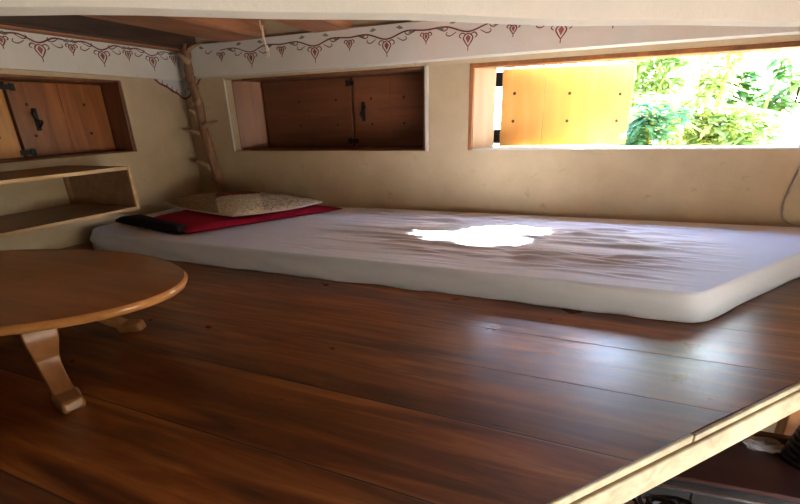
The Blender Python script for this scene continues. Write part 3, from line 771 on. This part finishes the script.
# ------------------------------------------------------------------ hanging rope, cable
b = MB(); b.tube(smoothpath([(-2.72,3.79,1.76),(-2.718,3.79,1.72),(-2.716,3.79,1.66),(-2.70,3.79,1.60),(-2.69,3.79,1.575)], 4), .009, 6)
b.tube(smoothpath([(-2.735,3.79,1.80),(-2.73,3.79,1.74),(-2.712,3.79,1.70),(-2.718,3.79,1.64),(-2.694,3.79,1.585)], 4), .007, 6)
b.tube([(-2.70,3.79,1.60),(-2.69,3.79,1.565)], [.016,.02], 7)
for dx in (-.02, .0, .018): b.tube([(-2.69,3.79,1.57),(-2.69+dx,3.79,1.52-abs(dx)*.6)], [.008,.003], 5)
tag(b.build('hanging_string', MT['rope'], None, (-2.7, 3.79, 1.7), smooth=True), 'short frayed pale string hanging from the ceiling near the corner', 'string')
b = MB(); b.tube(smoothpath([(1.51,4.185,.72),(1.478,4.185,.60),(1.452,4.185,.45),(1.435,4.185,.32),(1.45,4.185,.22),(1.50,4.185,.165),(1.62,4.185,.14)], 8), .007, 6)
tag(b.build('power_cable', MT['cable'], None, (1.45, 4.19, .4), smooth=True), 'thin pale cable running down the back wall beside the open window', 'cable')

# ------------------------------------------------------------------ lower room, seen past the loft edge
BZ = -.7
bn = thing('dark_bench', 'dark red-brown wooden counter below the loft edge', 'counter', (1.3, 2.3, LOW))
Bx = Vector((1.0, .05, 0)).normalized(); By = Vector((-Bx.y, Bx.x, 0)); B0 = Vector((.52, 2.115, 0))
def bq(a, c, z): return tuple(B0+Bx*a+By*c+Vector((0,0,z)))
def bbox(mb, a0, a1, c0, c1, z0, z1): mb.hexa([bq(a0,c0,z0),bq(a1,c0,z0),bq(a1,c1,z0),bq(a0,c1,z0),bq(a0,c0,z1),bq(a1,c0,z1),bq(a1,c1,z1),bq(a0,c1,z1)]); return mb
bbox(MB(), -.15, 1.98, 0, .42, BZ-.03, BZ).build('top_board', MT['bench'], bn, bevel=.008)
bbox(MB(), -.15, 1.98, .42, .47, BZ-.03, BZ+.03).build('back_rim', MT['bench_rim'], bn, bevel=.008)
bbox(MB(), -.13, 1.96, .03, .06, BZ-.2, BZ-.03).build('front_apron', MT['blackmetal'], bn, bevel=.006)
for a, c in ((-.1,.06),(1.86,.06),(-.1,.36),(1.86,.36)): bbox(MB(), a, a+.07, c, c+.07, LOW, BZ-.03).build('leg', MT['bench'], bn, bevel=.006)
# wire rack beside it
rk = thing('wire_rack', 'low metal wire rack standing in front of the dark counter', 'rack', (.75, 1.95, LOW))
RZ = -.73
b = MB(); b.tube([bq(-.35,-.05,RZ),bq(1.6,-.05,RZ)], .011, 8); b.build('rail', MT['chrome'], rk, smooth=True)
b = MB(); b.tube([bq(-.35,-.50,RZ),bq(1.6,-.50,RZ)], .011, 8); b.build('rail', MT['chrome'], rk, smooth=True)
for k in range(9):
    a = -.3+.225*k
    b = MB(); b.tube(smoothpath([bq(a,-.05,RZ),bq(a,-.05,RZ-.06),bq(a,-.08,RZ-.10),bq(a,-.47,RZ-.10),bq(a,-.50,RZ-.06),bq(a,-.50,RZ)], 3), .007, 6); b.build('cross_wire', MT['blackmetal'], rk, smooth=True)
for a, c in ((-.35,-.05),(1.6,-.05),(-.35,-.50),(1.6,-.50)):
    b = MB(); b.tube([bq(a,c,LOW),bq(a,c,RZ)], .014, 8); b.build('leg', MT['blackmetal'], rk, smooth=True)
tray = MB(); bbox(tray, -.3, .62, -.46, -.085, RZ-.092, RZ-.07); bbox(tray, -.3, .62, -.46, -.44, RZ-.092, RZ-.035)
tag(tray.build('white_tray', MT['whitecloth'], None, bq(.15,-.28,RZ-.09), bevel=.008), 'white tray lying in the wire rack under the loft edge', 'tray')
# black cables heaped on the tray
rnd = random.Random(3)
b = MB()
for k in range(9):
    c0 = bq(-.02+rnd.uniform(-.08,.1), -.24+rnd.uniform(-.06,.06), RZ-.055); pts = []
    r1, ph = rnd.uniform(.05,.12), rnd.uniform(0, 6)
    for i in range(14):
        q = ph+i*.5; pts.append((c0[0]+r1*math.cos(q), c0[1]+r1*.7*math.sin(q), RZ-.06+.015*k/2+.012*math.sin(q*2+k)+.012))
    b.tube(pts, .011, 6)
for (a, c), (a2, c2) in (((.05,-.25),(.5,-.10)),((-.05,-.2),(.12,-.12)),((.0,-.3),(.42,-.33)),((-.1,-.22),(-.2,-.1))):
    b.tube(smoothpath([bq(a,c,RZ-.03),bq((a+a2)/2,(c+c2)/2,RZ+.01),bq(a2,c2,RZ-.04)], 5), .010, 6)
tag(b.build('cable_heap', MT['rubber'], None, bq(0,-.24,RZ-.05), smooth=True), 'tangled heap of black cables on the white tray', 'cables')
# ribbed black coil on the counter
cc = Vector(bq(.725, .27, BZ))
sp = thing('coil_spring', 'black coiled spring standing on the dark counter by the orange post', 'spring', tuple(cc))
pts = []; rr = []
for i in range(9*18+1):
    q = 2*PI*i/18; t = i/(9*18); pts.append(cc+Vector((lerp(.105,.05,t)*math.cos(q), lerp(.105,.05,t)*math.sin(q), .014+.30*t)))
b = MB(); b.tube(pts, .0125, 6); b.build('coil', MT['rubber'], sp, smooth=True)
b = MB(); b.lathe(cc, [(.085,0),(.082,.01),(.035,.30),(.03,.31)], 18); b.build('core', MT['blackmetal'], sp, smooth=True)
b = MB(); b.lathe(cc+Vector((0,0,.31)), [(.03,0),(.035,.012),(.035,.03),(.02,.045),(.006,.05)], 16); b.build('cap', MT['chrome'], sp, smooth=True)
# orange post and crumpled clear plastic behind
pc = (1.30, 2.83, 0)
b = MB(); b.box((pc[0]-.05, pc[1]-.05, LOW), (pc[0]+.05, pc[1]+.05, -.12))
tag(b.build('wooden_post', MT['post'], None, (pc[0], pc[1], LOW), bevel=.008), 'orange wooden post rising behind the dark counter', 'post')
def crumple(c, r, seed):
    bm = bmesh.new(); bmesh.ops.create_icosphere(bm, subdivisions=3, radius=1)
    vs = []
    for v in bm.verts:
        k = 1+.45*noise.noise(v.co*2.2+Vector((seed,0,0))); vs.append(Vector(c)+Vector((v.co.x*r[0]*k, v.co.y*r[1]*k, r[2]+max(-1, v.co.z*k)*r[2])))
    fs = [tuple(v.index for v in f.verts) for f in bm.faces]; bm.free()
    return MB().add(vs, fs)
tag(crumple(bq(.56,.34,BZ), (.10,.05,.03), 1).build('plastic_bag', MT['clear'], None, bq(.56,.34,BZ)), 'crumpled clear plastic bag on the back of the dark counter', 'bag')

# ------------------------------------------------------------------ garden outside the open window
struct(MB().box((-30, 4.75, -2.6), (40, 90, -2.5)).build('ground', MT['ground']))
def leafquad(mb, p, d, ln, wd, upv, mi=0):
    d = d.normalized(); s_ = d.cross(upv)
    if s_.length < 1e-4: s_ = d.orthogonal()
    s_.normalize(); nn = s_.cross(d)
    a = p; m1 = p+d*ln*.35; m2 = p+d*ln*.7-nn*ln*.05*0+Vector((0,0,-.04*ln)); e = p+d*ln+Vector((0,0,-.14*ln))
    mb.add([a, m1+s_*wd+nn*wd*.3, m1, m1-s_*wd+nn*wd*.3, m2+s_*wd*.8+nn*wd*.2, m2, m2-s_*wd*.8+nn*wd*.2, e],
           [(0,2,1),(0,3,2),(1,2,5,4),(2,3,6,5),(4,5,7),(5,6,7)], mi)
def shrub(base, height, spread, nst, nlv, leaf, mat, name, label, seed, zlo=-.3, curl=.25, shade_crown=None):
    rnd = random.Random(seed); root = thing(name, label, 'plant', base, 'bright plants outside the open window')
    st = MB(); lf = MB(); B = Vector(base)
    for k in range(nst):
        a = rnd.uniform(0, 2*PI); out = Vector((math.cos(a), math.sin(a)*.6, 0))*spread*rnd.uniform(.2, 1)
        h = height*rnd.uniform(.75, 1.0)
        pts = smoothpath([B+out*.1, B+out*.3+Vector((0,0,h*.5)), B+out*.65+Vector((0,0,h*.85)), B+out*1.15+Vector((0,0,h*(1-curl*rnd.random())))], 7)
        st.tube(pts, [lerp(.035, .008, i/len(pts)) for i in range(len(pts))], 5)
        for i, p in enumerate(pts):
            if p.z < zlo: continue
            for q in range(nlv):
                aa = rnd.uniform(0, 2*PI); d = Vector((math.cos(aa), math.sin(aa)*.8, rnd.uniform(-.5, .35)))
                leafquad(lf, p+Vector((rnd.uniform(-.06,.06), rnd.uniform(-.06,.06), rnd.uniform(-.08,.08))), d, leaf*rnd.uniform(.6,1.2), leaf*rnd.uniform(.10,.16), Vector((rnd.uniform(-.3,.3), rnd.uniform(-.3,.3), 1)))
    for c, r_, nl in (shade_crown or ()):
        c = Vector(c)
        st.tube(smoothpath([B, B.lerp(c, .5)+Vector((.1,.05,.3)), c], 6), [lerp(.03,.012,i/12) for i in range(13)], 6)
        for q in range(nl):
            d = Vector((rnd.gauss(0,1), rnd.gauss(0,1), rnd.gauss(0,1))).normalized()*rnd.random()**.4
            p = c+Vector((d.x*r_[0], d.y*r_[1], d.z*r_[2])); dd = Vector((rnd.uniform(-1,1), rnd.uniform(-1,1), rnd.uniform(-.6,.3)))
            leafquad(lf, p, dd, .34, .075, Vector((rnd.uniform(-.5,.5), rnd.uniform(-.5,.5), 1)))
    st.build('stems', MT['stem'], root, smooth=True); lf.build('foliage', mat, root)
shrub((.62, 5.6, -2.5), 3.95, .34, 12, 6, .22, MT['leafc'], 'leafy_shrub', 'blue-green leafy shrub just right of the open honey shutter', 1)
shrub((1.35, 7.3, -2.5), 4.4, .7, 14, 7, .30, MT['leafa'], 'leafy_shrub', 'yellow-green shrub in the middle of the open window view, with added shade crowns above', 2, shade_crown=[((1.5, 7.2, 2.35), (.5, .4, .55), 600), ((1.5, 7.15, 3.5), (.62, .5, .7), 900)])  # leaf masses added above the view to trim sun patch and floor sheen
shrub((2.3, 8.9, -2.5), 4.9, 1.1, 16, 7, .34, MT['leafb'], 'leafy_shrub', 'mid-green shrub at the right of the open window view', 3)
shrub((.75, 10.2, -2.5), 5.3, 1.2, 18, 6, .36, MT['leafa'], 'leafy_shrub', 'tallest yellow-green shrub, farthest back, beside the free edge of the honey shutter', 4)
shrub((3.4, 7.1, -2.5), 3.9, .45, 5, 2, .36, MT['leafb'], 'shade_tree', 'tall dark green tree added right of the open window view to block sun and sky', 5, shade_crown=[((3.85, 7.0, 3.4), (.72, .6, .75), 1100), ((2.8, 7.2, 2.3), (.42, .4, .6), 600)])  # added tree, its high foliage blocks sun and sky from out of view
# strip the bookkeeping properties
for o in bpy.data.objects:
    if '_base' in o: del o['_base']
